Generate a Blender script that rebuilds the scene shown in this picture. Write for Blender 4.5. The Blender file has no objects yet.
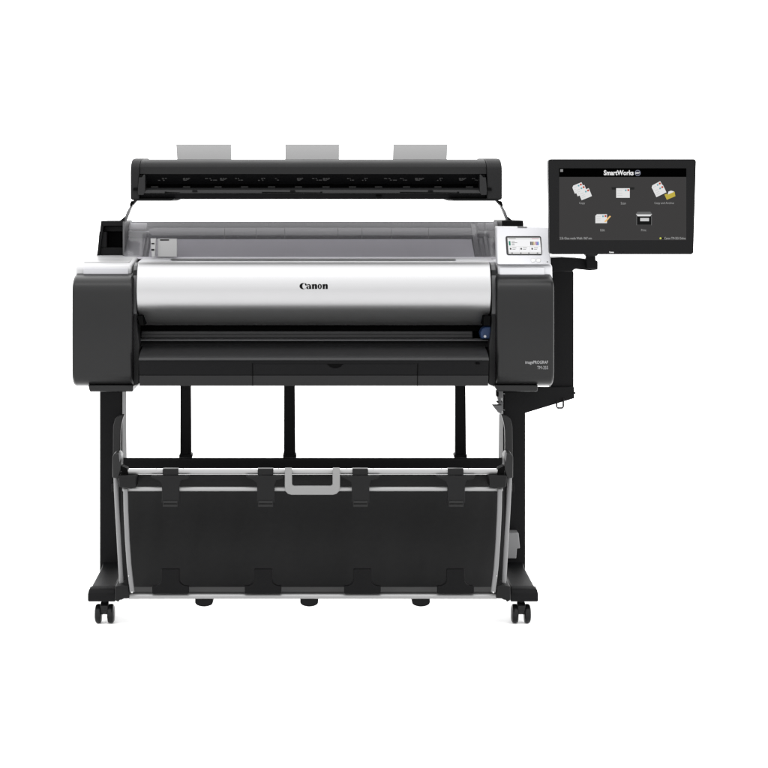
import bpy, math, random
from mathutils import Vector
random.seed(4)
scene = bpy.context.scene
col = scene.collection
PI = math.pi

# ------------------------------------------------------------------ camera
S = 0.00264            # metres per photo pixel (768 px frame) at the printer's front plane Y = 0
D = 5.0                # camera distance to that plane
CX, HY, GY = 313.0, 200.0, 623.0      # optical axis x, eye level, floor line under the front casters
ZC = (GY - HY) * S
cam = bpy.data.cameras.new('camera')
cam_o = bpy.data.objects.new('camera', cam); col.objects.link(cam_o)
cam_o.location = (0, -D, ZC); cam_o.rotation_euler = (PI/2, 0, 0)
cam.sensor_width = 36; cam.lens = 36 * D / (768 * S)
cam.shift_x = (384 - CX) / 768; cam.shift_y = -(384 - HY) / 768
cam.clip_start = 0.05; cam.clip_end = 500
scene.camera = cam_o

# ------------------------------------------------------------------ white studio
scene.view_settings.view_transform = 'Standard'
scene.view_settings.look = 'None'
K = 1.4                # studio exposure: bright enough for the white floor to read white
scene.view_settings.exposure = math.log2(K)
scene.view_settings.gamma = 1
w = bpy.data.worlds.new('World'); scene.world = w; w.use_nodes = True
nt = w.node_tree; bgn = nt.nodes['Background']
tc = nt.nodes.new('ShaderNodeTexCoord'); sp = nt.nodes.new('ShaderNodeSeparateXYZ')
nt.links.new(tc.outputs['Generated'], sp.inputs[0])
def wmath(op, a, b, c=None):
    n = nt.nodes.new('ShaderNodeMath'); n.operation = op
    for i, v in enumerate((a, b, c)):
        if v is None: continue
        if isinstance(v, (int, float)): n.inputs[i].default_value = v
        else: nt.links.new(v, n.inputs[i])
    return n.outputs[0]
back = wmath('MULTIPLY_ADD', wmath('MAXIMUM', sp.outputs['Y'], 0.0), 0.7, 1.9)           # brighter behind the printer, calmer in front
up = wmath('MULTIPLY', wmath('MAXIMUM', sp.outputs['Z'], 0.0), 1.0)
nt.links.new(wmath('ADD', back, up), bgn.inputs['Strength'])
bgn.inputs['Color'].default_value = (1, 1, 1, 1)

def area(name, loc, target, sx, sy, power):
    l = bpy.data.lights.new(name, 'AREA'); l.shape = 'RECTANGLE'; l.size = sx; l.size_y = sy; l.energy = power
    l.color = (1, 1, 1)
    o = bpy.data.objects.new(name, l); col.objects.link(o)
    o.location = loc
    o.rotation_euler = (Vector(target) - Vector(loc)).to_track_quat('-Z', 'Y').to_euler()
    return o
area('softbox_overhead', (0, -0.75, 3.2), (0, 0.05, 0.9), 3.8, 0.8, 42)
# front fill
area('softbox_front', (-0.8, -4.2, 3.4), (0, 0, 0.3), 3.4, 3.0, 12)

# ------------------------------------------------------------------ materials
def lin(v): 
    v /= 255.0
    return v/12.92 if v <= 0.04045 else ((v+0.055)/1.055)**2.4
MATS = {}
def mat(name, rgb, rough=0.5, metal=0.0, spec=0.5, bump=0.0, bscale=900, emit=None, var=0.06, coat=0.0, ani=0.0):
    if name in MATS: return MATS[name]
    if name != 'white_studio_floor':
        rgb = tuple(c / K for c in rgb)
        if not metal: spec /= K
    m = bpy.data.materials.new(name); m.use_nodes = True; t = m.node_tree
    b = t.nodes['Principled BSDF']
    b.inputs['Base Color'].default_value = (*rgb, 1)
    b.inputs['Roughness'].default_value = rough; b.inputs['Metallic'].default_value = metal
    b.inputs['Specular IOR Level'].default_value = spec
    b.inputs['Coat Weight'].default_value = coat
    n = t.nodes.new('ShaderNodeTexNoise'); n.inputs['Scale'].default_value = 6; n.inputs['Detail'].default_value = 4
    co = t.nodes.new('ShaderNodeTexCoord'); t.links.new(co.outputs['Object'], n.inputs['Vector'])
    mr = t.nodes.new('ShaderNodeMapRange')
    mr.inputs['To Min'].default_value = max(0.02, rough - var); mr.inputs['To Max'].default_value = min(1, rough + var)
    t.links.new(n.outputs['Fac'], mr.inputs['Value']); t.links.new(mr.outputs[0], b.inputs['Roughness'])
    if bump:
        n2 = t.nodes.new('ShaderNodeTexNoise'); n2.inputs['Scale'].default_value = bscale
        t.links.new(co.outputs['Object'], n2.inputs['Vector'])
        bp = t.nodes.new('ShaderNodeBump'); bp.inputs['Strength'].default_value = bump; bp.inputs['Distance'].default_value = 0.001
        t.links.new(n2.outputs['Fac'], bp.inputs['Height']); t.links.new(bp.outputs[0], b.inputs['Normal'])
    if emit is not None:
        b.inputs['Emission Color'].default_value = (*rgb, 1); b.inputs['Emission Strength'].default_value = emit
        b.inputs['Base Color'].default_value = (0, 0, 0, 1); b.inputs['Specular IOR Level'].default_value = 0.0
    MATS[name] = m
    return m
def g(v): x = lin(v); return (x, x, x)
M_char  = mat('charcoal_plastic', (0.0066, 0.0066, 0.0068), 0.33, spec=0.16, bump=0.08, bscale=1400)
M_char2 = mat('charcoal_plastic_light', (0.009, 0.009, 0.0093), 0.42, spec=0.12, bump=0.08, bscale=1400)
M_scan  = mat('scanner_cover_plastic', (0.0090, 0.0090, 0.0092), 0.5, spec=0.05, bump=0.08, bscale=1400)
M_tray  = mat('tray_plastic', (0.014, 0.014, 0.0145), 0.4, spec=0.2, bump=0.08, bscale=1400)
M_black = mat('black_plastic', (0.0035, 0.0035, 0.0038), 0.45, spec=0.06, bump=0.08, bscale=1400)
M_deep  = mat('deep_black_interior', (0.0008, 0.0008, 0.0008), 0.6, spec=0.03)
M_steel = mat('black_powder_coated_steel', (0.0042, 0.0042, 0.0045), 0.5, spec=0.06, bump=0.12, bscale=900)
M_silver= mat('silver_paint', (0.29, 0.29, 0.293), 0.42, metal=0.88, spec=0.5, var=0.015)
M_white = mat('pale_plastic', (0.345, 0.345, 0.36), 0.4, spec=0.2)
M_cap   = mat('silver_cap_plastic', (0.30, 0.30, 0.305), 0.4, spec=0.2)
M_bezel = mat('black_bezel_plastic', (0.0038, 0.0038, 0.004), 0.4, spec=0.07, bump=0.05, bscale=1400)
M_grey  = mat('warm_grey_top_plastic', (0.25, 0.25, 0.253), 0.4, spec=0.2)
M_alu   = mat('aluminium_tube', (0.185, 0.185, 0.185), 0.35, metal=0.4, spec=0.3, bump=0.05)
M_rod   = mat('grey_painted_rod', (0.12, 0.12, 0.122), 0.4, metal=0.2, spec=0.2)
M_bar   = mat('dark_grey_rail', (0.045, 0.045, 0.045), 0.4, metal=0.3, spec=0.2)
M_hand  = mat('grey_handle_plastic', (0.14, 0.14, 0.14), 0.45, spec=0.2)
M_guide = mat('pale_grey_guide_plastic', (0.27, 0.27, 0.27), 0.6, spec=0.1)
M_mid   = mat('mid_grey_plastic', (0.07, 0.07, 0.072), 0.45, spec=0.2)
M_hold  = mat('light_grey_holder_plastic', (0.34, 0.34, 0.34), 0.4, spec=0.2)
M_comp  = mat('lightened_compartment_plastic', (0.45, 0.44, 0.47), 0.5, spec=0.2)
M_rear  = mat('dark_rear_wall_plastic', (0.035, 0.035, 0.037), 0.5, spec=0.1)
M_brighten = mat('brightening_panel_plastic', (0.92, 0.91, 0.95), 0.5, spec=0.1)
M_brite = mat('lightened_cap_plastic', (0.55, 0.55, 0.57), 0.4, spec=0.2)  # right end cap; colour lightened to offset the control panel's shade
M_comp2 = mat('feed_bar_plastic', (0.09, 0.088, 0.094), 0.5, spec=0.2)
M_fab   = mat('black_woven_fabric', (0.0070, 0.0070, 0.0072), 0.65, spec=0.13, bump=0.35, bscale=1600)
M_clip  = mat('black_clip_plastic', (0.0052, 0.0052, 0.0054), 0.42, spec=0.09)
M_clipd = mat('black_lower_clip_plastic', (0.0028, 0.0028, 0.003), 0.45, spec=0.06)
M_tab   = mat('clip_tab_plastic', (0.0105, 0.0105, 0.0105), 0.5, spec=0.1)
M_blue  = mat('blue_lever_plastic', (0.015, 0.03, 0.075), 0.4, spec=0.15)
M_mark  = mat('grey_printed_marks', (0.035, 0.035, 0.035), 0.6, spec=0.1)
M_logo  = mat('black_ink', (0.001, 0.001, 0.001), 0.4, spec=0.05)
M_wtext = mat('white_ink', (0.19, 0.19, 0.193), 0.6, spec=0.1)
M_wlogo = mat('bright_ink', (0.4, 0.4, 0.4), 0.5, spec=0.1)
M_rub   = mat('caster_rubber', (0.0045, 0.0045, 0.0048), 0.3, spec=0.15)
def scr(name, r, gg=None, b=None):
    if gg is None: gg = b = r
    return mat('screen_' + name, (lin(r), lin(gg), lin(b)), 0.5, emit=1.0)
# tinted see-through cover
m = bpy.data.materials.new('smoked_clear_plastic'); m.use_nodes = True; t = m.node_tree
for n in list(t.nodes):
    if n.type == 'BSDF_PRINCIPLED': t.nodes.remove(n)
tr = t.nodes.new('ShaderNodeBsdfTransparent'); tr.inputs[0].default_value = (0.86, 0.855, 0.87, 1)
gl = t.nodes.new('ShaderNodeBsdfGlossy'); gl.inputs['Roughness'].default_value = 0.12
mx = t.nodes.new('ShaderNodeMixShader')
mx.inputs[0].default_value = 0.03; t.links.new(tr.outputs[0], mx.inputs[1]); t.links.new(gl.outputs[0], mx.inputs[2])
t.links.new(mx.outputs[0], t.nodes['Material Output'].inputs['Surface'])
df = t.nodes.new('ShaderNodeBsdfDiffuse'); df.inputs[0].default_value = (0.23/K, 0.228/K, 0.24/K, 1)
mz = t.nodes.new('ShaderNodeMixShader'); mz.inputs[0].default_value = 0.26
t.links.new(mx.outputs[0], mz.inputs[1]); t.links.new(df.outputs[0], mz.inputs[2])
t.links.new(mz.outputs[0], t.nodes['Material Output'].inputs['Surface'])
M_smoke = m
# floor
mf = mat('white_studio_floor', (0.95, 0.95, 0.95), 0.7, spec=0.1)

# ------------------------------------------------------------------ building helpers
def q(px, py, Y=0.0):
    k = (D + Y) / D
    return Vector(((px - CX) * S * k, Y, ZC - (py - HY) * S * k))
def qx(px, Y=0.0): return (px - CX) * S * (D + Y) / D
def qz(py, Y=0.0): return ZC - (py - HY) * S * (D + Y) / D

class MB:
    def __init__(s): s.v = []; s.f = []
    def add(s, vs, fs):
        o = len(s.v); s.v += [tuple(v) for v in vs]; s.f += [tuple(i + o for i in f) for f in fs]; return s
    def box(s, x0, x1, y0, y1, z0, z1):
        vs = [(x, y, z) for x in (x0, x1) for y in (y0, y1) for z in (z0, z1)]
        return s.add(vs, [(0,1,3,2),(4,6,7,5),(0,4,5,1),(2,3,7,6),(0,2,6,4),(1,5,7,3)])
    def pbox(s, px0, px1, py0, py1, Y0, Y1):      # front face measured at Y0
        return s.box(qx(px0,Y0), qx(px1,Y0), Y0, Y1, qz(py1,Y0), qz(py0,Y0))
    def ex(s, prof, x0, x1):                       # closed (Y,Z) profile extruded along X
        n = len(prof)
        vs = [(x0, y, z) for y, z in prof] + [(x1, y, z) for y, z in prof]
        return s.add(vs, [tuple(range(n))[::-1], tuple(range(n, 2*n))] + [(i, (i+1) % n, n+(i+1) % n, n+i) for i in range(n)])
    def ey(s, out, y0, y1, sc1=1.0):               # closed (X,Z) outline extruded along Y
        n = len(out)
        vs = [(x, y0, z) for x, z in out] + [(x, y1, z) for x, z in out]
        return s.add(vs, [tuple(range(n)), tuple(range(n, 2*n))[::-1]] + [(i, n+i, n+(i+1) % n, (i+1) % n) for i in range(n)])
    def pey(s, out, Y0, Y1): return s.ey([(qx(x,Y0), qz(y,Y0)) for x, y in out], Y0, Y1)
    def pex(s, prof, px0, px1, Yr=0.0):            # prof: (py, Y)
        return s.ex([(Y, qz(py, Y)) for py, Y in prof], qx(px0, Yr), qx(px1, Yr))
    def sheet(s, rows, th):                        # grid of points rows[i][j]; gets thickness th along Y
        a, b = len(rows), len(rows[0]); vs = []; fs = []
        for r in rows: vs += [tuple(p) for p in r]
        N = a*b
        for r in rows: vs += [(p[0], p[1]+th, p[2]) for p in r]
        for i in range(a-1):
            for j in range(b-1):
                k = i*b+j
                fs.append((k, k+1, k+b+1, k+b)); fs.append((N+k, N+k+b, N+k+b+1, N+k+1))
        for i in range(a-1):
            fs.append((i*b, i*b+b, N+i*b+b, N+i*b)); k = i*b+b-1; fs.append((k, N+k, N+k+b, k+b))
        for j in range(b-1):
            fs.append((j, N+j, N+j+1, j+1)); k = (a-1)*b+j; fs.append((k, k+1, N+k+1, N+k))
        return s.add(vs, fs)
    def tube(s, pts, r, seg=14, flat=1.0):
        pts = [Vector(p) for p in pts]; rings = []
        up = Vector((0,1,0))
        for i, p in enumerate(pts):
            d = (pts[min(i+1, len(pts)-1)] - pts[max(i-1, 0)]).normalized()
            u = up if abs(d.dot(up)) < 0.95 else Vector((0,0,1))
            a = d.cross(u).normalized(); b = a.cross(d).normalized()
            rings.append([p + a*r*math.cos(2*PI*k/seg) + b*r*flat*math.sin(2*PI*k/seg) for k in range(seg)])
        vs = [v for R in rings for v in R]; fs = []
        for i in range(len(rings)-1):
            for k in range(seg):
                fs.append((i*seg+k, i*seg+(k+1)%seg, (i+1)*seg+(k+1)%seg, (i+1)*seg+k))
        fs.append(tuple(range(seg))[::-1]); fs.append(tuple(range((len(rings)-1)*seg, len(rings)*seg)))
        return s.add(vs, fs)
    def lathe(s, c, prof, axis='X', seg=32):       # prof: (offset along axis, radius)
        vs = []; fs = []; n = len(prof)
        for k in range(seg):
            a = 2*PI*k/seg
            for o, r in prof:
                if axis == 'X': vs.append((c[0]+o, c[1]+r*math.cos(a), c[2]+r*math.sin(a)))
                elif axis == 'Y': vs.append((c[0]+r*math.cos(a), c[1]+o, c[2]+r*math.sin(a)))
                else: vs.append((c[0]+r*math.cos(a), c[1]+r*math.sin(a), c[2]+o))
        for k in range(seg):
            for i in range(n-1):
                fs.append((k*n+i, ((k+1)%seg)*n+i, ((k+1)%seg)*n+i+1, k*n+i+1))
        fs.append(tuple(k*n for k in range(seg))); fs.append(tuple(k*n+n-1 for k in range(seg))[::-1])
        return s.add(vs, fs)
    def build(s, name, material, parent=None, bevel=0.0, seg=2, ang=32):
        import bmesh
        off = Vector((0,0,0)); p = parent
        while p is not None: off += p.location; p = p.parent
        me = bpy.data.meshes.new(name)
        me.from_pydata([tuple(Vector(v) - off) for v in s.v], [], s.f); me.update()
        bm = bmesh.new(); bm.from_mesh(me); bmesh.ops.recalc_face_normals(bm, faces=bm.faces); bm.to_mesh(me); bm.free()
        for f in me.polygons: f.use_smooth = True
        me.set_sharp_from_angle(angle=math.radians(ang))
        me.materials.append(material)
        o = bpy.data.objects.new(name, me); col.objects.link(o); o.parent = parent
        if bevel:
            b = o.modifiers.new('bevel', 'BEVEL'); b.width = bevel; b.segments = seg; b.limit_method = 'ANGLE'; b.angle_limit = math.radians(35)
            b.harden_normals = False
        return o
def thing(name, label, cat, loc, group=None):
    o = bpy.data.objects.new(name, None); col.objects.link(o); o.location = loc; o.empty_display_size = 0.1
    o['label'] = label; o['category'] = cat
    if group: o['group'] = group
    return o
def dup(o, dx=0, dy=0, dz=0, parent=None):
    c = o.copy(); col.objects.link(c)
    if parent is not None: c.parent = parent
    c.location = o.location + Vector((dx, dy, dz))
    for ch in [x for x in bpy.data.objects if x.parent == o]:
        d = ch.copy(); col.objects.link(d); d.parent = c
    return c
def text(name, s, px0, px1, py0, py1, Y, material, parent, bold=0.0, fixed_h=False, tilt=None, zfun=None):
    """lettering whose box fills px0..px1, py0..py1 on the plane Y"""
    cu = bpy.data.curves.new(name, 'FONT'); cu.body = s; cu.size = 1; cu.offset = bold; cu.extrude = 0.0; cu.resolution_u = 3
    o = bpy.data.objects.new(name, cu); col.objects.link(o)
    dg = bpy.context.evaluated_depsgraph_get(); dg.update()
    me = bpy.data.meshes.new_from_object(o.evaluated_get(dg))
    bpy.data.objects.remove(o)
    xs = [v.co.x for v in me.vertices]; ys = [v.co.y for v in me.vertices]
    ax0, ax1, ay0, ay1 = min(xs), max(xs), min(ys), max(ys)
    off = Vector((0,0,0)); p = parent
    while p is not None: off += p.location; p = p.parent
    X0, X1, Z0, Z1 = qx(px0,Y), qx(px1,Y), qz(py1,Y), qz(py0,Y)
    for v in me.vertices:
        fx = (v.co.x-ax0)/(ax1-ax0); fy = (v.co.y-ay0)/(ay1-ay0)
        P = Vector((X0+(X1-X0)*fx, Y, Z0+(Z1-Z0)*fy))
        if tilt: P = tilt(P)
        v.co = P - off
    me.materials.append(material); me.name = name
    t = bpy.data.objects.new(name, me); col.objects.link(t); t.parent = parent
    return t
def mir(x): return 2*CX - x

# ------------------------------------------------------------------ setting
fl = MB().add([(-60,-12,0),(60,-12,0),(60,120,0),(-60,120,0)], [(0,1,2,3)]).build('floor', mf)
fl['kind'] = 'structure'

# ================================================================== PRINTER
pr = thing('large_format_printer', 'wide silver and charcoal large format printer body carried by the black stand', 'printer', (0, 0.25, qz(392)))

# inner chassis: rear wall, floor pan and bottom, so nothing shows through
c = MB()
c.box(qx(134,.12), qx(493,.12), .24, .52, qz(378,.24), qz(262,.24))
c.build('chassis', M_deep, pr)

# end covers --------------------------------------------------------
def end_cover(x0, x1, inner):
    m_ = MB()
    prof = [(271.5,.52),(272,.14),(272.5,.095),(274,.062),(277,.034),(281,.016),(286,.005),(292,0),(330,-.001),(372,0),(376,.003),(380,.010),(383.5,.022),(385.5,.04),(386,.06),(386,.52)]
    m_.pex(prof, x0, x1)
    o = m_.build('end_cover', M_char, pr, bevel=.007, seg=3, ang=50)
    return o
end_cover(71.8, 132.5, 1)
end_cover(496.8, 554.3, -1)
# lower step under each end cover
MB().pey([(88,385),(133,385),(133,391.8),(89.5,391.8)], .02, .45).build('base_step', M_char, pr, bevel=.003)
MB().pey([(494,385),(538,385),(537.5,391.5),(497.5,391.5)], .02, .45).build('base_step', M_char, pr, bevel=.003)
# inner cheeks beside the cover
MB().pey([(132.6,270),(137.5,270),(137.5,330),(139.5,345),(139,384),(132.6,386)], .045, .5).build('inner_cheek', M_char2, pr, bevel=.002)
MB().pey([(496.7,270),(491.3,270),(491.3,330),(489,345),(488.5,384),(496.7,388)], .045, .5).build('inner_cheek', M_char2, pr, bevel=.002)
# silver strips on the cheeks
MB().pex([(262,.30),(262.5,.09),(266,.062),(274,.046),(286,.038),(300,.036),(314,.04),(316,.06),(316,.3)], 133.2, 136.6, .04).build('cheek_trim', M_mid, pr, bevel=.001)
MB().pex([(262,.30),(262.5,.09),(266,.062),(274,.046),(286,.038),(300,.036),(314,.04),(316,.06),(316,.3)], 491.8, 496.2, .04).build('cheek_trim', M_mid, pr, bevel=.001)
# pale top caps
MB().pex([(280,.5),(254.3,.5),(254.3,.36),(255.5,.30),(264,.105),(265.5,.088),(267.5,.078),(280,.072)], 75.6, 131.6, .08).build('top_cap', M_cap, pr, bevel=.006, seg=3)
MB().pex([(275,.070),(267.8,.070),(267.8,.0665),(275,.0665)], 83.5, 128.5, .07).build('lightened_cap_front', M_white, pr, bevel=.001)  # cap's front face; its stronger light is put into a lighter colour
MB().pex([(256.2,.46),(254.4,.46),(254.4,.36),(262.0,.13),(264.2,.13)], 83.5, 129, .12).build('ink_tank_lid', M_grey, pr, bevel=.001)
MB().pex([(280,.5),(257,.5),(257,.36),(263,.088),(264.5,.070),(266,.062),(280,.058)], 497.3, 551.6, .08).build('top_cap', M_brite, pr, bevel=.006, seg=3)
MB().pex([(275,.062),(267,.062),(267,.0575),(275,.0555)], 500, 545.5, .04).build('lightened_cap_front', M_brite, pr, bevel=.002)
# top deck behind the cover, with the long paper slit
MB().pex([(268,.5),(256.8,.5),(257,.30),(261.8,.13),(266,.13)], 138, 495.5, .13).build('top_deck', M_white, pr, bevel=.002)
MB().pex([(259.9,.17),(258.7,.22),(258.5,.22),(259.7,.165)], 170.5, 456, .17).build('paper_slit', M_mid, pr)

# cover -------------------------------------------------------------
cov = [(262.2,.32),(261.2,.22),(261.3,.13),(262.0,.060),(262.4,.050),(263.4,.042),(266,.032),(270,.0215),(275,.0130),(281,.0055),(287,.0010),(291,0),(295,.0008),(299,.0028),(302.5,.0062),(305.5,.0110),(308,.0175),(310,.0245),(312.5,.040),(316,.060),(320.5,.088),(325.2,.120),(325.2,.135),(300,.16),(270,.2)]
cv = MB()
# the cover narrows by six pixels below its hinges: two stacked profiles share the front line
top = [p for p in cov]
cv.pex(cov, 137.2, 490.4, .02)
cover = cv.build('front_cover', M_silver, pr, bevel=.0018, seg=2, ang=40)
# black hinge blocks at the lower corners
MB().pey([(136.8,315.8),(142.6,315.8),(144,325.6),(139.5,325.6),(138.5,322)], .02, .2).build('hinge_block', M_deep, pr, bevel=.001)
MB().pey([(483.6,316),(490.6,316),(490,325.6),(483.4,325.6)], .02, .2).build('hinge_block', M_deep, pr, bevel=.001)

# logo --------------------------------------------------------------
def surf_Y(py):
    for (a, ya), (b, yb) in zip(cov[3:], cov[4:]):
        if a <= py <= b: return ya + (yb-ya)*(py-a)/(b-a)
    return 0.0
LG = MB(); layer = [0]
def lpoly(pts):       # pts in photo pixels, laid on the cover's curve
    layer[0] += 1; e = -0.0006 - layer[0]*0.00003
    vs = [q(x, y, surf_Y(y) + e) for x, y in pts]; n = len(vs)
    back_ = [v + Vector((0, 0.0004, 0)) for v in vs]
    LG.add(vs, [tuple(range(n))])
def ring(cx, cy, rx, ry, ix, iy, irx, iry, a0=0, a1=360, n=28):
    A = [math.radians(a0 + (a1-a0)*k/n) for k in range(n+1)]
    for k in range(n):
        a, b = A[k], A[k+1]
        lpo = [(cx+rx*math.cos(a), cy-ry*math.sin(a)), (cx+rx*math.cos(b), cy-ry*math.sin(b)), (ix+irx*math.cos(b), iy-iry*math.sin(b)), (ix+irx*math.cos(a), iy-iry*math.sin(a))]
        LG.add([q(x, y, surf_Y(y) - 0.0006) for x, y in lpo], [(0,1,2,3)])
by = 289.0
ring(303.2, 286.1, 3.7, 3.15, 304.3, 286.1, 2.0, 2.7, 46, 318)            # C
lpoly([(304.9,283.0),(306.3,283.7),(306.9,285.0),(305.9,285.9),(304.9,284.6)])
ring(308.0, 287.7, 1.75, 1.4, 308.5, 287.7, .55, .8)                          # a bowl
lpoly([(309.2,285.6),(310.6,285.2),(311.0,286.4),(311.3,289.0),(309.3,289.0)])
ring(308.7, 285.6, 1.9, 1.55, 308.4, 286.1, 1.0, 1.1, 0, 165)
for x in (312.1, 322.8):                                                       # n, n
    lpoly([(x-.5,284.5),(x+2.0,283.9),(x+2.0,289.0),(x-.1,289.0),(x-.1,285.2),(x-.5,285.1)])
    lpoly([(x+2.5,284.9),(x+3.3,284.0),(x+4.4,284.2),(x+5.0,285.2),(x+5.0,289.0),(x+2.8,289.0),(x+2.8,285.6)])
    lpoly([(x+1.7,285.0),(x+3.0,283.9),(x+3.3,284.8),(x+1.7,286.1)])
ring(319.75, 286.5, 2.15, 2.6, 319.8, 286.5, .6, 1.85)                       # o
LG.build('maker_lettering', M_logo, pr)

# badge on right end cover
text('badge_lettering', 'imagePROGRAF', 525.3, 548.0, 360.6, 364.8, -.0022, M_wtext, pr, bold=.012)
text('badge_lettering', 'TM-355', 537.2, 548.0, 365.9, 369.2, -.0022, M_wtext, pr)

# output slot and tray ---------------------------------------------
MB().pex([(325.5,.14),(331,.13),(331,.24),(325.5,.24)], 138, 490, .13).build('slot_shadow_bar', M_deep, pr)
MB().pex([(331,.112),(338.2,.106),(338.2,.24),(331,.24)], 141, 473, .1).build('platen', M_tray, pr, bevel=.002)
for yy in (333.4, 335.8):
    MB().pex([(yy,.105),(yy+.9,.104),(yy+.9,.12),(yy,.12)], 141, 472, .1).build('platen_rib', M_tray, pr)
MB().pex([(338.6,.10),(340.2,.085),(341,.085),(341,.15),(338.6,.15)], 139.5, 490, .09).build('guide_edge', M_mid, pr, bevel=.001)
MB().pex([(341,.10),(347,.085),(347,.2),(341,.2)], 139.5, 490, .09).build('lower_guide', M_char, pr)
MB().pex([(345.5,.09),(350,.030),(355,-.015),(357.8,-.032),(359.5,-.036),(360.4,-.036),(360.4,.22),(345.5,.22)], 139.2, 488.4, -.02).build('output_tray', M_tray, pr, bevel=.001, ang=40)
MB().pex([(360.6,-.034),(364,-.028),(375.2,-.018),(375.2,.22),(360.6,.22)], 139.2, 488.4, -.02).build('shaded_tray_front', M_black, pr)  # down-tilted tray front and flap: shade put into the black colour
MB().pex([(375.4,-.020),(386.0,-.012),(386.0,.4),(375.4,.4)], 139.2, 488.4, -.02).build('tray_skirt', M_char2, pr, bevel=.001)
def front_Y(py):
    return -.034 + (py-360.6)/(364-360.6)*.006 if py < 364 else -.028 + (py-364)/11.2*.010
def flapslab(out, nm, mt, lift, th):
    a_ = [q(x, y, front_Y(y) - lift) for x, y in out]; b_ = [v + Vector((0, th, 0)) for v in a_]; n = len(out)
    m_ = MB(); m_.add(a_ + b_, [(i, n+i, n+(i+1)%n, (i+1)%n) for i in range(n)])
    half = n//2
    for i in range(half-1): m_.add([a_[i], a_[i+1], a_[n-2-i], a_[n-1-i]], [(0,1,2,3)])
    return m_.build(nm, mt, pr)
up_ = [(253.2,364.0),(326.8,364.0),(330.0,367.0),(333.5,368.2),(337.0,368.2),(340.5,367.0),(343.6,364.0),(417,364.0)]
flapslab(up_ + [(x, 374.6) for x, y in up_[::-1]], 'tray_flap', M_black, .0012, .004)
nt_ = [(327.2,363.8),(330.3,363.8),(333.6,363.8),(337.0,363.8),(340.2,363.8),(343.2,363.8)]
lo_ = [(327.2,364.0),(330.3,366.9),(333.6,368.1),(337.0,368.1),(340.2,366.9),(343.2,364.0)]
flapslab(nt_ + lo_[::-1], 'finger_notch', M_deep, .0004, .002)
for x, y0 in ((252.6, 363.2), (417.6, 363.2)):
    MB().pex([(y0,-.0300),(386.3,-.0135),(386.3,-.005),(y0,-.005)], x-.3, x+.3, -.02).build('tray_seam', M_deep, pr)
MB().pex([(347,.0725),(358,-.0332),(358,-.030),(347,.078)], 252.3, 252.9, .02).build('tray_seam', M_deep, pr)
MB().pey([(475.5,363.3),(480,363.3),(479.5,364.5),(476,364.5)], -.034, -.02).build('tray_catch', M_deep, pr)
# blue carriage lever
bl = MB(); bl.pey([(480.4,333),(482.2,328.6),(485.5,326.8),(491,326.6),(491,338.8),(481.2,338.8)], .07, .12)
lev = bl.build('carriage_lever', M_blue, pr, bevel=.003)
MB().lathe(q(485, 336.4, .066), [(-.001,.0035),(.006,.0035)], 'Y', 16).build('lever_screw', M_white, lev)

# roll compartment --------------------------------------------------
# black side housing left
hs = MB()
hs.pey([(101.0,221),(123.5,221),(123.5,226),(102,226)], .30, .55)
hs.pey([(101.0,221),(103.5,226),(99.5,256),(96.8,256)], .30, .55)
hs.pey([(101.0,226.2),(123.5,226.2),(123.5,231.5),(100.8,231.5)], .34, .55)
hs.pey([(99.2,231.6),(106.8,231.6),(106.8,247.5),(97.8,247.5)], .31, .55)
hs.pey([(97.8,247.6),(123.5,247.6),(123.5,258),(97,258)], .31, .55)
hs.pbox(104, 123.5, 225, 252, .42, .55)
hs.build('roll_side_housing', M_bezel, pr, bevel=.001)
MB().pbox(106.8, 123.5, 231.5, 247.3, .36, .41).build('housing_recess', M_deep, pr)
MB().pbox(122.8, 124.6, 221.8, 257, .29, .50).build('housing_flange', M_mid, pr)
MB().pey([(502,220.5),(523.3,220.5),(523.6,224),(523.6,256),(502,256)], .30, .55).build('roll_side_housing', M_black, pr, bevel=.002)
MB().pex([(257,.26),(256.4,.52),(258,.52),(259,.26)], 125, 502, .3).build('brightening_floor', M_comp, pr)  # pale floor added to lighten the dim roll compartment
# back wall of the compartment, roll, core
MB().pex([(221.5,.62),(258,.62),(258,.64),(221.5,.64)], 124.5, 504, .5).build('rear_wall', M_rear, pr)
MB().lathe((0, .46, qz(252,.46)), [(qx(150,.46),.068),(qx(475,.46),.068)], 'X', 48).build('paper_roll', M_comp2, pr)
MB().lathe((0, .46, qz(247,.46)), [(qx(126,.46),.035),(qx(148,.46),.035)], 'X', 32).build('roll_hub', M_hold, pr, bevel=.002)
MB().lathe((0, .46, qz(247,.46)), [(qx(478,.46),.045),(qx(500,.46),.045)], 'X', 32).build('roll_hub', M_hold, pr, bevel=.002)
MB().pex([(231,.40),(237.5,.40),(237.5,.55),(231,.55)], 126, 146, .4).build('hub_bracket', M_hold, pr, bevel=.003)
MB().pex([(228,.52),(240,.42),(240,.56),(228,.56)], 150, 474, .45).build('feed_bar', M_comp2, pr, bevel=.004)
for a_, b_ in ((125.5, 146.0), (478.5, 484.0), (487, 495)):
    fz = MB().pex([(223,.452),(229.5,.432),(230,.44),(230,.47),(223,.47)], a_, b_, .43)
    fz.pex([(231.2,.425),(237,.405),(237.5,.42),(237.5,.47),(231,.47)], a_, b_, .43)
    fz.pex([(238,.395),(246,.345),(257,.31),(257,.40),(238,.45)], a_+.6, b_-1, .38)
    fz.build('roll_flange', M_hold if a_ < 200 else M_comp2, pr, bevel=.003, seg=3)
MB().pex([(226.2,.455),(227.6,.452),(227.6,.47),(226.2,.47)], 147, 478, .45).build('feed_line', M_black, pr)
MB().pex([(237.6,.41),(239.0,.402),(239.0,.43),(237.6,.43)], 147, 478, .4).build('feed_line', M_char, pr)
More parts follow.
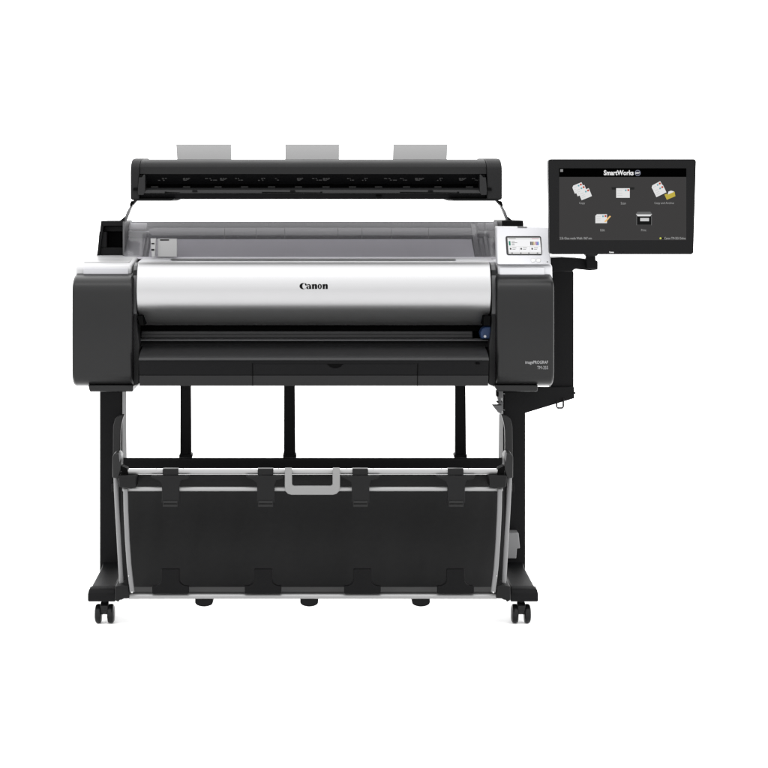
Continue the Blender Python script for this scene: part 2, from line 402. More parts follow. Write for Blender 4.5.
MB().pex([(239.2,.40),(257.5,.298),(257.5,.31),(239.2,.42)], 150, 473, .35).build('brightening_panel', M_brighten, pr)  # added pale panel, brightens the lower part of the roll cover
for a_, b_, y_ in ((146.4, 148.6, 238), (473.2, 477.4, 224), (484.3, 487, 236)):
    MB().pex([(y_,.452 if y_ < 230 else .402),(257.3,.297),(257.3,.36),(y_,.46)], a_, b_, .38).build('roll_flange', M_char, pr)
# translucent curved cover
rows = []
for i in range(13):
    f = i/12
    a = f*PI/2
    Y = .27 + .15*f + .02*(1-math.cos(a)) ; Z0 = qz(258,.27); Z1 = qz(221.4,.44)
    Z = Z0 + (Z1-Z0)*(.75*f + .25*math.sin(a))
    rows.append([(qx(124.8,.3), Y, Z), (qx(503,.3), Y, Z)])
MB().sheet(rows, .002).build('roll_cover', M_smoke, pr)
# seams of the cover
for x in (224.6, 256, 284.5, 338, 362, 391.5, 428.7):
    MB().pbox(x-.2, x+.2, 228, 239, .285, .287).build('cover_seam', M_mid, pr)
# paper edge guide in front
eg = MB().pey([(157.5,238.6),(177,238.6),(177,257),(157.5,257)], .245, .25).build('edge_guide', M_hold, pr, bevel=.0015)
MB().pbox(160, 169, 239.3, 240.6, .2435, .246).build('guide_slot', M_char, eg)
ec = MB().pey([(150.5,238.5),(156,238.5),(155,257),(151.8,257)], .235, .25).build('guide_clamp', M_hold, pr, bevel=.001)
MB().pbox(151.3, 154.3, 243.0, 244.2, .233, .236).build('clamp_slot', M_deep, ec)
MB().pbox(151.3, 154.3, 249.0, 250.6, .233, .236).build('clamp_slot', M_deep, ec)

# control panel -----------------------------------------------------
PB, PT = qz(264.5,.04), qz(226.3,.13)
def tiltp(P, lift=0.0):           # maps the plane Y=.04 onto the panel's slope
    f = (P.z - PB) / (PT - PB)
    return Vector((P.x*(1+0.018*f), .04 + .09*f - lift, P.z))
def slab(name, out, lift, th, material, parent, bevel=0.0):
    n = len(out); vs = []
    for x, y in out:
        P = Vector((qx(x,.04), 0, PB + (264.5-y)/(264.5-226.3)*(PT-PB)))
        vs.append(tiltp(P, lift))
    vs2 = [v + Vector((0, th, 0)) for v in vs]
    return MB().add(vs + vs2, [tuple(range(n)), tuple(range(n, 2*n))[::-1]] + [(i, n+i, n+(i+1)%n, (i+1)%n) for i in range(n)]).build(name, material, parent, bevel=bevel)
def rr(x0, x1, y0, y1, r, n=5, dx=0):        # rounded rectangle outline
    pts = []
    for cx_, cy_, a0 in ((x1-r, y0+r, -90), (x1-r, y1-r, 0), (x0+r, y1-r, 90), (x0+r, y0+r, 180)):
        for k in range(n+1):
            a = math.radians(a0 + 90*k/n); y = cy_ + r*math.sin(a)
            pts.append((cx_ + r*math.cos(a) + dx*(y-y0)/(y1-y0), y))
    return pts
cp = slab('control_panel', [(496.4,226.3),(548.3,227.2),(551,264.5),(497.4,264.5)], 0, .05, M_white, pr, .0035)
slab('panel_latch', [(517.5,226.4),(527,226.4),(527,227.6),(517.5,227.6)], .002, .01, M_mid, cp)
fr_ = slab('touch_display', rr(505.4, 541.0, 236.2, 255.2, 1.8, dx=1.2), .0015, .004, M_char, cp, .0005)
slab('display_picture', [(507.3,237.8),(539.8,237.8),(541.3,254),(508.6,254)], .0022, .0005, scr('white', 246,246,248), fr_)
def dslab(nm, x0, x1, y0, y1, mt, lf=.0028):
    sx = lambda x, y: x + 1.3*(y-237.8)/16.2
    slab(nm, [(sx(x0,y0),y0),(sx(x1,y0),y0),(sx(x1,y1),y1),(sx(x0,y1),y1)], lf, .0003, mt, fr_)
G2 = scr('light_grey', 205); G3 = scr('grey', 140); G4 = scr('pale', 226)
dslab('status_bar', 507.3, 539.8, 237.8, 239.6, G4)
dslab('status_lettering', 508.3, 515.5, 238.5, 239.1, G3, .0032)
dslab('status_lettering', 531.5, 538.5, 238.5, 239.1, scr('rose',200,150,160), .0032)
dslab('paper_icon', 508.2, 510.0, 241.2, 245.6, scr('teal',70,140,120))
for i, (x0, x1) in enumerate(((511,514.3),(511,516.7),(511,513.8),(511,514))):
    dslab('status_lettering', x0, x1, 241.4+i*1.15, 241.9+i*1.15, G3)
for i, cc in enumerate(((70,70,70),(110,100,95),(120,110,80),(205,180,120),(235,215,190),(140,60,150),(120,110,190),(70,150,200))):
    dslab('ink_gauge', 529.6+i*1.1, 530.5+i*1.1, 241.8, 245.4, scr('ink%d' % i, *cc))
dslab('divider', 507.3, 539.8, 246.3, 246.7, G4); dslab('divider', 507.3, 539.8, 252.0, 252.3, G4)
dslab('divider', 518.1, 518.4, 246.8, 251.9, G4); dslab('divider', 528.7, 529.0, 246.8, 251.9, G4)
for x in (508.8, 519.4, 530.4):
    dslab('menu_icon', x, x+1.6, 248, 249.8, scr('dark',90)); 
    dslab('menu_lettering', x+2.6, x+6.6, 247.8, 248.3, G3); dslab('menu_lettering', x+2.6, x+5.6, 249.2, 249.7, G3)
dslab('footer', 507.3, 539.8, 252.3, 254.0, G4)
for x in (510, 518.7, 526.8, 535.4): dslab('footer_icon', x, x+1.5, 252.7, 253.6, scr('dark',90), .0032)
for x in (531, 536.4): slab('button_rim', rr(x-.25, x+4.45, 258.35, 262.25, 1.8), .0008, .003, M_grey, cp, .0003); slab('panel_button', rr(x, x+4.2, 258.6, 262, 1.6), .0014, .003, M_wlogo, cp, .0004)
slab('hand_switch', rr(546.8, 548, 261.2, 262.4, .5), .0012, .003, M_mid, cp)

# ================================================================== STAND
st = thing('printer_stand', 'black steel printer stand on twin wheel casters with long flat feet', 'stand', (0, .25, 0))
def leg(mx, x0, x1, nm='leg'):
    X = (lambda x: mir(x)) if mx else (lambda x: x)
    m_ = MB(); a, b = sorted((X(x0), X(x1)))
    m_.box(qx(a,.25), qx(b,.25), .25, .36, .07, qz(391,.25))
    return m_.build(nm, M_steel, st, bevel=.004)
leg(False, 99.6, 122.3); leg(True, 100.5, 122.8)
def foot(sg):
    xo, xi = qx(92), qx(116)
    if sg > 0: xo, xi = -xo, -xi
    prof = [(-.03, .062),(-.03,.083),(-.022,.094),(-.008,.0985),(.0,.0995),(.22,.104),(.25,.112),(.36,.112),(.40,.102),(.62,.09),(.635,.062)]
    m_ = MB(); n = len(prof)
    flare = lambda y: .008 if y < -.02 else 0.0
    L = [(xo - sg*-flare(y)*1.0 if False else xo + sg*flare(y) , y, z) for y, z in prof]
    R = [(xi - sg*flare(y)*.2, y, z) for y, z in prof]
    m_.add(L + R, [tuple(range(n)), tuple(range(n, 2*n))[::-1]] + [(i, (i+1)%n, n+(i+1)%n, n+i) for i in range(n)])
    return m_.build('foot', M_steel, st, bevel=.004, seg=3)
foot(-1); foot(1)
# casters
def caster(cx, cy):
    k = MB()
    k.lathe((cx, cy, .040), [(-.0105,.017),(.0105,.017)], 'X', 24)
    k.box(cx-.0095, cx+.0095, cy-.016, cy+.016, .028, .05)
    o = k.build('caster', M_rub, st, bevel=.002)
    MB().lathe((cx, cy, .045), [(0,.0075),(.022,.0075)], 'Z', 16).build('caster_stem', M_black, o)
    for s_ in (-1, 1):
        MB().lathe((cx+s_*.0165, cy, .0252), [(-.0085,.0195),(-.007,.0235),(-.003,.0252),(.003,.0252),(.0065,.0235),(.0088,.019),(.0095,.008)] if s_ > 0 else
                   [(-.0095,.008),(-.0088,.019),(-.0065,.0235),(-.003,.0252),(.003,.0252),(.007,.0235),(.0085,.0195)], 'X', 40).build('wheel', M_rub, o)
    return o
cf = caster(qx(104.8), 0.0)
wx = qx(520.9) - qx(104.8)
dup(cf, wx, 0); dup(cf, 0, .56); dup(cf, wx, .56)
# cross beam between the legs
MB().pex([(457.8,.22),(468.5,.22),(468.5,.34),(457.8,.34)], 120.5, 506, .22).build('cross_beam', M_steel, st, bevel=.006, seg=3)
# three upright struts behind
for x0, x1 in ((180.2,190.6),(284.0,294.8),(455.4,465.6)):
    s_ = MB(); Y = .36
    s_.pey([(x0,380),(x1,380),(x1+.7,462),(x0-.2,462)], Y, Y+.03)
    so = s_.build('upright_strut', M_steel, st, bevel=.002)
    MB().pey([(x0-1.2,454.5),(x1+1.6,454.5),(x1+1.6,458.2),(x0-1.2,458.2)], Y-.01, Y+.04).build('strut_bracket', M_steel, so, bevel=.002)
# pale rear post beside the left leg
MB().pey([(121.5,385),(125.6,385),(126.4,462),(121.5,462)], .40, .42).build('rear_post', M_rod, st)
MB().pey([(499.5,415),(503.5,415),(503.5,462),(499.2,462)], .40, .42).build('rear_post', M_steel, st)
# curved straps at each leg (paper guides)
def strap(mx):
    X = (lambda x: mir(x)-.4) if mx else (lambda x: x)
    pts_o = [(124.6,414.0),(119,415),(115,419),(113.2,426),(113.0,438),(112.9,458)]
    pts_i = [(120.6,458),(120.6,440),(120.8,430),(121.8,423),(123,418)]
    m_ = MB(); o_ = [(X(x), y) for x, y in pts_o + pts_i]
    m_.pey(o_, .20, .212)
    return m_.build('guide_strap', M_char, st, bevel=.002)
strap(False); strap(True)
# bracket pieces under the right end cover
br = MB()
br.pey([(498.2,391),(503,391),(503,398),(501,398),(501,402),(503,402),(503,411),(498.8,411),(498.8,402),(497.6,397)], .18, .22)
brk = br.build('latch_bracket', M_mid, st, bevel=.001)
MB().pey([(492.2,405.3),(501.8,405.3),(501.8,413.2),(498.4,413)], .14, .17).build('latch_plate', M_mid, brk, bevel=.001)
MB().pey([(496.6,391),(498.6,391),(498.6,396.6),(496.6,396.6)], .17, .2).build('latch_stop', M_deep, brk)
MB().pey([(497,402),(498.6,401.6),(498.6,403.2),(497,402.8)], .17, .2).build('latch_pin', M_deep, brk)
for yy in (393.8, 410): MB().lathe(q(504.3, yy, .245), [(0,.0018),(.006,.0018)], 'Y', 12).build('screw', M_mid, st)
# grey cable hook on the right leg
MB().pey([(507.5,533),(518.6,533),(520,548.6),(517,548.6),(516.2,558.6),(507.5,558.6)], .20, .25).build('cable_hook', M_rod, st, bevel=.002)

# ================================================================== BASKET
bk = thing('paper_catch_basket', 'black fabric paper basket on grey tube frame between the legs of the stand', 'paper basket', (0, -.1, qz(600,-.12)))
YB = -.10
def hbar(x0, x1, y, r, mat_, nm, Y=YB, flat=1.0):
    return MB().tube([q(x0, y, Y), q((x0+x1)/2, y, Y), q(x1, y, Y)], r, 18, flat).build(nm, mat_, bk)
hbar(128, 497.5, 471.7, .0068, M_alu, 'top_tube', YB)
hbar(122.5, 502.8, 489.0, .0060, M_alu, 'front_tube', YB)
hbar(129, 496.5, 596.4, .0066, M_alu, 'bottom_tube', YB)
MB().pex([(587,YB+.06),(592,YB+.045),(592,YB+.055),(587,YB+.07)], 131, 495, YB+.05).build('bottom_rail', M_bar, bk)
MB().pex([(592.4,YB+.03),(594.2,YB+.02),(594.2,YB+.05),(592.4,YB+.05)], 131, 495, YB+.02).build('bottom_rail', M_bar, bk)
# side rods
def rods(mx):
    X = (lambda x: mir(x)-.6) if mx else (lambda x: x)
    MB().tube([q(X(115.8),477,YB+.02), q(X(116.2),490,YB+.02), q(X(117.2),510,YB+.02), q(X(118.4),530,YB+.02), q(X(120.2),562,YB+.02), q(X(121.6),586,YB+.02)], .0058, 14).build('side_rod', M_rod, bk)
    MB().tube([q(X(125.6),489,YB-.015), q(X(126.0),510,YB-.015), q(X(127.4),540,YB-.015), q(X(129.2),566,YB-.015), q(X(130.2),575,YB-.015), q(X(132.2),592,YB-.015)], .0062, 14).build('side_rod', M_rod, bk)
    MB().lathe(q(X(132),592.4,YB-.025), [(0,.0022),(.012,.0022)], 'Y', 12).build('rod_screw', M_hold, bk)
    MB().lathe(q(X(128.6),576,YB-.023), [(0,.0014),(.006,.0014)], 'Y', 12).build('rod_screw', M_hold, bk)
    pp = [(118.6,476.0),(135.8,475.6),(135.8,487.6),(131,488.6),(119.4,487.0)]
    MB().pey([(X(x),y) for x,y in pp], YB-.03, YB+.04).build('corner_block', M_clip, bk, bevel=.002)
    pp = [(112.2,457),(114,453.5),(119,453),(121,456),(121,470),(119,478.5),(112.4,478.2)]
    MB().pey([(X(x),y) for x,y in pp], YB-.01, YB+.05).build('hinge_arm', M_char, bk, bevel=.003)
    MB().pey([(X(x),y) for x,y in [(118.6,453.2),(120.4,451.4),(120.8,458),(119.6,462)]], YB-.012, YB).build('hinge_clip', M_mid, bk, bevel=.0005)
    pp = [(121,466),(127,468.6),(128.4,474.4),(124,476.5),(121,476)]
    MB().pey([(X(x),y) for x,y in pp], YB-.01, YB+.03).build('tube_socket', M_deep, bk, bevel=.002)
    MB().pey([(X(x),y) for x,y in [(115.0,586.5),(122,585),(128.8,586),(129.2,598.5),(124,598.6),(121.4,600),(119.6,600),(118.4,602),(115.0,600.4)]], YB-.015, YB+.05).build('corner_foot', M_clip, bk, bevel=.002)
    MB().pey([(X(x),y) for x,y in [(111.2,484.5),(113,483.5),(113,491.5),(111.2,492.5)]], .2, .24).build('stop_pad', M_black, bk, bevel=.001)
def link(mx):
    X = (lambda x: mir(x)-.6) if mx else (lambda x: x)
    MB().tube([q(X(117),468,YB+.03), q(X(118.6),473,.25)], .006, 12).build('hinge_link', M_black, bk)
    MB().pey([(X(x),y) for x,y in [(116.4,588),(122,588),(122,597),(116.4,597)]], YB+.04, .02).build('foot_link', M_black, bk)
link(False); link(True)
rods(False); rods(True)
# fabric
rows = []; NX = 120
prof = [(474.5,YB+.03),(478,YB+.034),(484,YB+.046),(492,YB+.062),(505,YB+.092),(518,YB+.118),(528,YB+.130),(538,YB+.138),(547,YB+.140),(556,YB+.137),(564,YB+.130),(572,YB+.118),(580,YB+.102),(586.5,YB+.084),(590,YB+.072),(593,YB+.062)]
for i, (py, Y) in enumerate(prof):
    r = []
    for j in range(NX+1):
        f = j/NX; x = 126 + (499.6-126)*f
        inset = 4.5*min(1, (py-480)/110) if py > 480 else 0
        x = 126 + inset + (499.4-126-2*inset)*f
        sag = math.sin(PI*i/(len(prof)-1))
        dy = .0055*math.sin(f*PI*8+.8)*sag + .003*math.sin(f*PI*19+i*.25)*sag*math.sin(f*7) + .0008*math.sin(f*PI*37+i*.5)*sag
        r.append(tuple(q(x, py, Y + dy)))
    rows.append(r)
MB().sheet(rows, .0015).build('fabric_sling', M_fab, bk, ang=80)
for mx in (False, True):
    X = (lambda x: mir(x)-.6) if mx else (lambda x: x)
    MB().pey([(X(x), y) for x, y in [(121,478),(128,478),(134,594),(121,594)]], YB+.17, YB+.172).build('side_panel', M_fab, bk)
# top and bottom clips
def top_clip(x):
    m_ = MB()
    m_.pey([(x-7.7,468.8),(x+7.9,468.8),(x+7.9,475.2),(x-7.7,475.2)], YB-.011, YB+.012)
    m_.pey([(x-19.5,476.0),(x+19.5,475.8),(x+17.5,479),(x+10.5,480.5),(x+9,485),(x+9,503),(x-8.4,503),(x-8.4,486),(x-9.6,482),(x-14,479.4),(x-18,478)], YB+.008 - .024, YB-.006)
    o = m_.build('top_clip', M_clip, bk, bevel=.0012)
    MB().pey([(x-7.2,501.0),(x+7.2,501.0),(x+7.4,507),(x-7.4,507)], YB-.019, YB-.004).build('clip_tab', M_tab, o, bevel=.001)
    MB().pey([(x-6.8,503.6),(x+6.8,503.6),(x+6.8,504.3),(x-6.8,504.3)], YB-.0196, YB-.018).build('tab_groove', M_deep, o)
    return o
c0 = top_clip(170.3)
for x in (265.2, 359.7, 455.0): dup(c0, qx(x,YB)-qx(170.3,YB))
def bot_clip(x):
    m_ = MB()
    m_.pey([(x-18.3,586.3),(x-14,586.2),(x-10.5,584),(x-9,581),(x-9,569.5),(x+8.8,569.5),(x+8.8,581),(x+10.5,584),(x+14,586.2),(x+18.3,586.3),(x+18.3,593.7),(x-18.3,593.7)], YB-.012, YB+.004)
    return m_.build('bottom_clip', M_clipd, bk, bevel=.0015)
c0 = bot_clip(170.4)
for x in (262.8, 362.0, 455.0): dup(c0, qx(x,YB)-qx(170.4,YB))
# small screws on the top tube
for x in (156, 183, 251, 278.5, 347, 373, 441.5, 468.5):
    MB().lathe(q(x, 469.2, YB-.005), [(0,.0016),(.004,.0016)], 'Y', 10).build('tube_screw', M_hold, bk)
# handle
MB().pey([(284.8,468.2),(292.0,468.2),(292.0,485.0),(294,486.2),(331,486.2),(332.6,485),(332.6,468.2),(340.0,468.2),(340.0,488.5),(339,491.5),(336.5,494),(333,495),(291.5,495),(288,494),(285.6,491.5),(284.8,488.5)], YB-.022, YB-.008).build('handle', M_hand, bk, bevel=.0025, seg=3)
# half round pads below
pads = MB(); pts = []
pts = [(195,599),(213,599),(213,602.4)] + [(204 + 9*math.cos(math.radians(a)), 602.4 + 4.4*math.sin(math.radians(a))) for a in range(15, 180, 15)] + [(195,602.4)]
p0 = MB().pey(pts, YB+.0, YB+.05).build('bottom_pad', M_black, bk, bevel=.002)
for x in (309.2, 421.0): dup(p0, qx(x,YB)-qx(204,YB))

# ================================================================== SCANNER
sc = thing('wide_scanner', 'long dark grey scanner bar with three pale paper guides raised above the printer', 'scanner', (0, .3, qz(222,.3)))
YS = .12
def xs(m_, prof, x0, x1): return m_.pex([(y, Y) for y, Y in prof], x0, x1, YS)
xs(MB(), [(159.2,.42),(159.2,YS+.10),(159.8,YS+.06),(161.2,YS+.035),(163.5,YS+.015),(167,YS+.004),(174.2,YS),(174.2,.42)], 139.6, 486.6).build('top_cover', M_scan, sc, bevel=.001, ang=50)
xs(MB(), [(174.5,YS+.012),(176,YS+.02),(184.2,YS+.045),(184.2,.42),(174.5,.42)], 140, 486).build('scale_strip', M_black, sc)
xs(MB(), [(184.3,YS+.09),(188,YS+.09),(188,.42),(184.3,.42)], 140, 486).build('feed_slot', M_deep, sc)
xs(MB(), [(187.6,YS+.035),(188.4,YS+.01),(190,YS-.004),(193.2,YS-.008),(194,YS),(194,.42),(187.6,.42)], 144, 483).build('feed_table', M_char2, sc, bevel=.001, ang=50)
xs(MB(), [(194.1,YS+.004),(198,YS+.012),(199.4,YS+.03),(199.4,.42),(194.1,.42)], 140, 486).build('bottom_cover', M_black, sc, bevel=.001)
def endcap(x0, x1, s_):
    m_ = MB()
    xs(m_, [(158.2,.43),(158.2,YS+.10),(158.8,YS+.05),(160.6,YS+.025),(163.5,YS+.008),(167,YS-.003),(174,YS-.006),(199.3,YS-.004),(200,YS+.02),(200,.43)], x0, x1)
    return m_.build('end_cap', M_scan, sc, bevel=.004, seg=3, ang=50)
# end caps are hollow at the feed table: upper block + side block
endcap(130.6, 139.4, -1); endcap(486.8, 502.0, 1)
# sloped under-cover ends
MB().pey([(131.5,198.6),(175,198.6),(170,201),(134,201)], YS-.003, .4).build('under_cover', M_black, sc, bevel=.001)
MB().pey([(449,198.6),(501,198.6),(498,201),(455,201)], YS-.003, .4).build('under_cover', M_black, sc, bevel=.001)
# side guides of the feed table
def sg(mx):
    X = (lambda x: 624.8-x) if mx else (lambda x: x)
    o = MB().pey([(X(x),y) for x,y in [(139,177.4),(141.8,177.4),(143.8,174.6),(145,174.6),(145,190.5),(143.6,195.0),(138.2,195),(137.6,191)]], YS-.008, YS+.04).build('table_end', M_char2, sc, bevel=.001)
    MB().pey([(X(x),y) for x,y in [(133.2,188),(137.4,187.6),(137.4,190.8),(133.2,190.6)]], YS-.0085, YS).build('cap_recess', M_deep, sc)
    MB().pey([(X(x),y) for x,y in [(139.6,174.9),(143.4,174.9),(142.4,177),(139.6,177)]], YS-.0068, YS+.01).build('cap_recess', M_deep, sc)
sg(False); sg(True)
xs(MB(), [(166,.2),(197.5,.2),(197.5,.40),(166,.40)], 135, 498).build('inner_frame', M_deep, sc)
# printed scale
mk = MB()
def dashes(x0, x1, rows_):
    for yy, segs in rows_:
        for a, b in segs:
            Y = YS + .02 + (.025*(yy-176)/8.2) - .0012
            mk.pbox(x0+(x1-x0)*a, x0+(x1-x0)*b, yy, yy+.7, Y, Y+.0004)
A_ = [(178.0,[(0.35,.55),(.62,.8)]),(178.9,[(.4,.5)]),(180.0,[(0,.2),(.45,.6)])]
B_ = [(178.0,[(0,.3),(.4,.62),(.7,1)]),(178.95,[(0,.35),(.42,.8)]),(179.9,[(0.05,.55)])]
C_ = [(178.2,[(0,.25),(.35,.5)]),(179.8,[(.45,.6),(.68,1)])]
rand_k = [A_,B_,C_,B_,C_,A_,C_,B_,C_,B_,C_,A_,C_,C_,B_,A_,B_,C_,A_]
xs_ = [(158,169),(183,190),(205,217),(220,227),(235,243),(258,267),(275,279),(297,303),(312,322),(323,330),(347,354),(362,369),(384,397),(400,407),(415,424),(437,444),(459,466),(472,478)]
for (a, b), kk in zip(xs_, rand_k): dashes(a, b, kk)
mk.build('printed_scale', M_mark, sc)
for x in (151,183,214.5,241,268,295,322.5,349,375,403,434.5,466):
    MB().pbox(x, x+7, 186.3, 187.8, YS+.03, YS+.06).build('slot_tab', M_mid if x in () else M_char2, sc)
for x0, x1, d in ((165,180,165.8),(262,321,321.5),(400,458,458.3)):
    MB().pey([(x0,191.8),(x1,192.4),(x1,193),(x0,193)], YS-.0095, YS-.002).build('table_groove', M_deep, sc)
    MB().pbox(d-1, d+.8, 191.6, 193.2, YS-.0098, YS-.004).build('groove_stop', M_deep, sc)
for x in (192, 290, 428): MB().pey([(x,190.9),(x+.8,189.8),(x+4.6,189.8),(x+5.4,190.9)], YS-.0095, YS).build('table_mark', M_black, sc)
MB().pey([(376,195.8),(382,195.8),(381,197.8),(377,197.8)], YS+.001, YS+.02).build('cover_catch', M_deep, sc)
# three raised paper guides
for (a, b, c_, d) in ((176.0,231.2,177.2,231.4),(285.0,339.3,285.2,339.1),(393.2,447.6,392.8,446.8)):
    Y0 = .34
    MB().pey([(a,144.2),(b,144.2),(d,161),(c_,161)], Y0, Y0+.004).build('paper_guide', M_guide, sc, bevel=.0008)
# supporting arms
def arm(mx):
    X = (lambda x: 632.6-x) if mx else (lambda x: x)
    m_ = MB(); m_.pey([(X(x),y) for x,y in [(131.4,203.8),(132.8,204.4),(130.6,208.5),(125.4,221),(125.2,226),(123.2,226),(123.2,221.4),(126.6,212)]], .33, .37)
    o = m_.build('support_arm', M_rod, sc, bevel=.0008)
    MB().pey([(X(x),y) for x,y in [(131.0,201),(135.8,200.4),(134.2,202.4),(130.4,207),(129.6,205)]], .32, .38).build('arm_joint', M_deep, o, bevel=.0008)
    MB().pey([(X(x),y) for x,y in [(118.8,221.6),(124.8,216.4),(123.6,221.6)]], .32, .38).build('arm_joint', M_black, o, bevel=.0005)
arm(False); arm(True)

# ================================================================== MONITOR BRACKET
mb = thing('monitor_bracket', 'black steel bracket and pillar on the right leg carrying the touchscreen monitor', 'bracket', (qx(550), .3, qz(392,.25)))
MB().pey([(515,387.0),(574.2,387.0),(574.4,398.4),(525.8,413.0),(515,416)], .2504, .262).build('side_wing', M_steel, mb, bevel=.0015)
MB().pey([(553,389),(573.8,389),(573.8,397),(553,397)], .2625, .33).build('pillar_foot', M_steel, mb, bevel=.002)
MB().lathe(q(573.2, 393, .24), [(0,.003),(.006,.003)], 'X', 12).build('bolt', M_steel, mb)
MB().pey([(551,270.4),(572.6,270.4),(573.8,272),(573.8,388.6),(551,388.6)], .2625, .33).build('pillar', M_steel, mb, bevel=.003)
cr = MB(); pts = [(556.7,401.5),(556.7,406.6),(557.6,408),(562.2,408),(563.3,406.8),(563.3,398.6)]
cr.tube([q(x,y,.242) for x,y in pts], .0026, 10); cr.build('cable_ring', M_steel, mb)
MB().pey([(551,257.6),(562,257.2),(580,258.2),(598,260.6),(598,269.8),(590,270.6),(575,269),(572,271.6),(551,271.6)], .13, .24).build('swing_arm', M_black, mb, bevel=.003)
MB().pey([(586.6,252),(595.6,252),(595.8,261),(597.8,262),(597.8,269),(586.6,269)], .10, .13).build('arm_knuckle', M_black, mb, bevel=.003)

# ================================================================== MONITOR
YM = .0
mo = thing('touchscreen_monitor', 'black widescreen touch monitor with app icons, mounted right of the control panel', 'monitor', (qx(622), .05, qz(254)))
out = []
for cx_, cy_, a0 in ((693.4,161.8,-90),(690.8,251.6,0),(552.6,251.6,90),(551.2,161.8,180)):
    for k in range(6):
        a = math.radians(a0+18*k); out.append((cx_+2.8*math.cos(a), cy_+2.8*math.sin(a)))
MB().pey(out, YM, YM+.03).build('bezel', M_bezel, mo, bevel=.0018)
MB().pbox(575, 670, 175, 240, YM+.03, YM+.06).build('rear_housing', M_black, mo, bevel=.01)
MB().pbox(586, 598, 232, 256, YM+.06, YM+.1).build('mount_plate', M_black, mo, bevel=.003)
GS = scr('background', 63, 62, 62)
sr = MB().pbox(559.2, 686.3, 168.3, 240.2, YM-.0006, YM-.0001).build('screen', GS, mo)
lay = [0]
def flat(nm, outs, mt, parent=sr, lift=.0010):
    m_ = MB()
    for k, o_ in enumerate(outs):
        Y = YM - lift - k*.00012
        vs = [q(x, y, Y) for x, y in o_]; n = len(vs)
        m_.add(vs, [tuple(range(n))])
    return m_.build(nm, mt, parent)
def rect(x0, x1, y0, y1): return [(x0,y0),(x1,y0),(x1,y1),(x0,y1)]
flat('title_bar', [rect(559.2,686.3,168.3,177.0)], scr('black', 2))
flat('menu_icon', [rect(560.3,563.0,169.2,171.8)], scr('grey', 140), lift=.0014)
text('title_lettering', 'SmartWorks', 603.8, 633.6, 170.2, 175.3, YM-.0016, scr('text_white', 240), sr, bold=.03)
cpts = lambda cx_, cy_, r: [(cx_+r*math.cos(k*PI/12), cy_+r*math.sin(k*PI/12)) for k in range(24)]
flat('title_badge', [cpts(637.7,173.0,2.9)], scr('badge_rim', 150,155,170), lift=.0014)
flat('title_badge', [cpts(637.7,173.0,2.45)], scr('badge', 45,45,60), lift=.0017)
text('title_lettering', 'MFP', 635.6, 639.8, 172.1, 174.0, YM-.0020, scr('text_white', 240), sr, bold=.02)
# rotated document sheets
def doc(cx_, cy_, w_, h_, deg, lf, clipc=True):
    a = math.radians(deg)
    R = lambda x, y: (cx_+x*math.cos(a)+y*math.sin(a), cy_-x*math.sin(a)+y*math.cos(a))
    W, H = w_/2, h_/2
    o_ = [R(-W+1.6,-H),R(W,-H),R(W,H),R(-W,H),R(-W,-H+1.6)] if clipc else [R(-W,-H),R(W,-H),R(W,H),R(-W,H)]
    e = .35; sh = [(x+e, y+e) for x, y in o_]
    flat('sheet_edge', [sh], scr('shade', 30), lift=lf)
    flat('sheet', [o_], scr('paper', 226), lift=lf+.0002)
    for yy in (-.25, .0, .22): flat('sheet_lines', [[R(-W+1.2,yy*h_),R(-W*.1,yy*h_),R(-W*.1,yy*h_+.35),R(-W+1.2,yy*h_+.35)]], scr('line', 190), lift=lf+.0004)
    flat('sheet_stamp', [[R(W-2.4,-H+1),R(W-.6,-H+1),R(W-.6,-H+2.8),R(W-2.4,-H+2.8)]], scr('red', 186,70,45), lift=lf+.0004)
    flat('sheet_dot', [[R(W-4.8,-H+1.3),R(W-3.2,-H+1.3),R(W-3.2,-H+2.9),R(W-4.8,-H+2.9)]], scr('cyan', 110,165,175), lift=lf+.0004)
doc(578.2,188.0,10.5,8.2,22,.0012); doc(581.0,190.6,10.5,8.2,22,.0020); doc(585.2,194.2,11.2,8.6,22,.0028)
text('icon_lettering', 'Copy', 579.2, 585.0, 202.0, 204.6, YM-.0012, scr('label', 165), sr)
# scan icon
flat('scanner_slot', [[(611.5,187.2),(634.5,187.2),(634.2,189.6),(611.8,189.6)]], scr('slot', 40), lift=.0012)
doc(623.0,193.0,13.6,9.6,0,.0016,False)
text('icon_lettering', 'Scan', 620.8, 625.8, 202.0, 204.4, YM-.0012, scr('label', 165), sr)
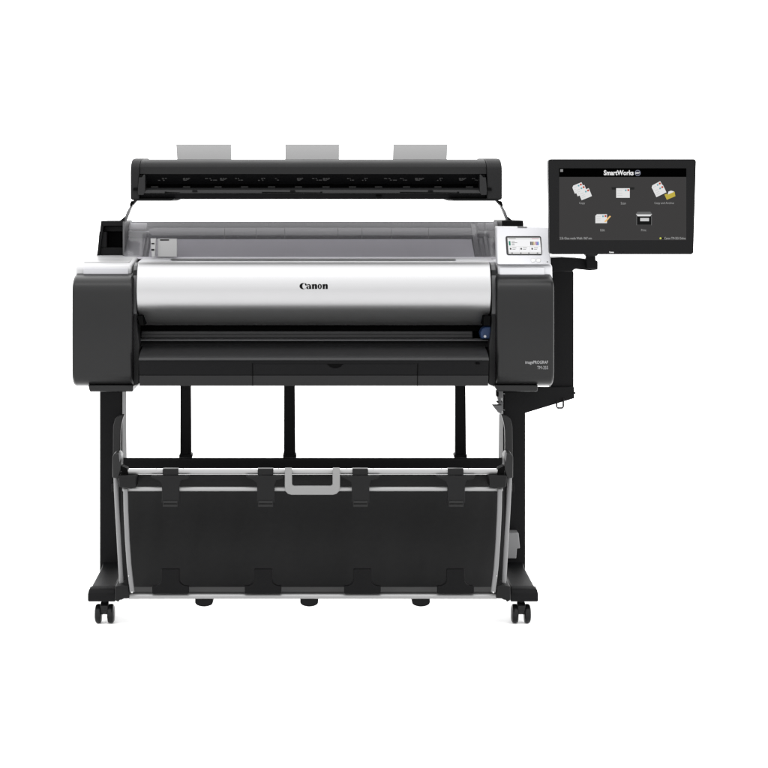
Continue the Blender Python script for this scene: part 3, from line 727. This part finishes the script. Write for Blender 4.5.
# copy and archive
doc(657.6,187.4,10.6,8.6,28,.0012); doc(659.6,191.0,11.2,8.4,26,.0022)
flat('folder_paper', [[(668.4,191.6),(671,190.6),(673.8,191.4),(674.6,194.6),(667.4,196.2)]], scr('paper', 226), lift=.0030)
flat('folder', [[(664.4,194.6),(666.8,193.6),(667.6,194.6),(674.6,191.6),(675.4,196.2),(666.8,199.8)]], scr('folder', 190,172,72), lift=.0033)
text('icon_lettering', 'Copy and Archive', 654.4, 674.0, 202.0, 204.6, YM-.0012, scr('label', 165), sr)
# edit icon
doc(601.2,218.7,11.6,9.0,0,.0012)
flat('pencil', [[(604.6,221.0),(609.8,215.6),(611.0,216.4),(606.0,222.0),(604.4,222.2)]], scr('pencil', 236,190,120), lift=.0022)
text('icon_lettering', 'Edit', 600.4, 604.8, 229.0, 231.2, YM-.0012, scr('label', 165), sr)
# print icon
flat('printer_icon_top', [[(637.6,211.8),(650.4,211.8),(652.4,214.4),(635.4,214.4)]], scr('icon_grey', 105), lift=.0012)
flat('printer_icon_paper', [[(636.0,214.4),(652.0,214.4),(650.2,216.2),(637.8,216.2)]], scr('paper', 226), lift=.0014)
flat('printer_icon_body', [[(637.0,216.6),(651.2,216.6),(651.2,224.6),(637.0,224.6)]], scr('icon_dark', 26), lift=.0014)
flat('printer_icon_sheet', [rect(640.2,649.0,218.0,221.2)], scr('icon_sheet', 205), lift=.0018)
flat('printer_icon_leg', [rect(636.4,637.0,216.2,225.2), rect(651.2,651.8,216.2,225.2)], scr('icon_grey', 105), lift=.0016)
text('icon_lettering', 'Print', 641.2, 646.2, 229.0, 231.2, YM-.0012, scr('label', 165), sr)
text('status_lettering', '2.5k Gloss media Width 1067 mm', 559.8, 591.8, 237.0, 239.4, YM-.0012, scr('label2', 175), sr)
text('status_lettering', 'Canon TM-355 Online', 664.4, 685.6, 237.0, 239.4, YM-.0012, scr('label2', 175), sr)
flat('status_dot', [cpts(660.5,238.3,1.0)], scr('lime', 200,205,90), lift=.0012)
flat('status_dot', [cpts(663.0,238.3,.8)], scr('black', 2), lift=.0012)
text('maker_lettering', 'Canon', 609.2, 613.8, 251.4, 252.9, YM-.0004, M_wlogo, mo, bold=.04)
for x in (619.6, 623.2): MB().lathe(q(x, 252.0, YM-.0004), [(0,.0012),(.002,.0012)], 'Y', 12).build('power_dot', M_deep, mo)
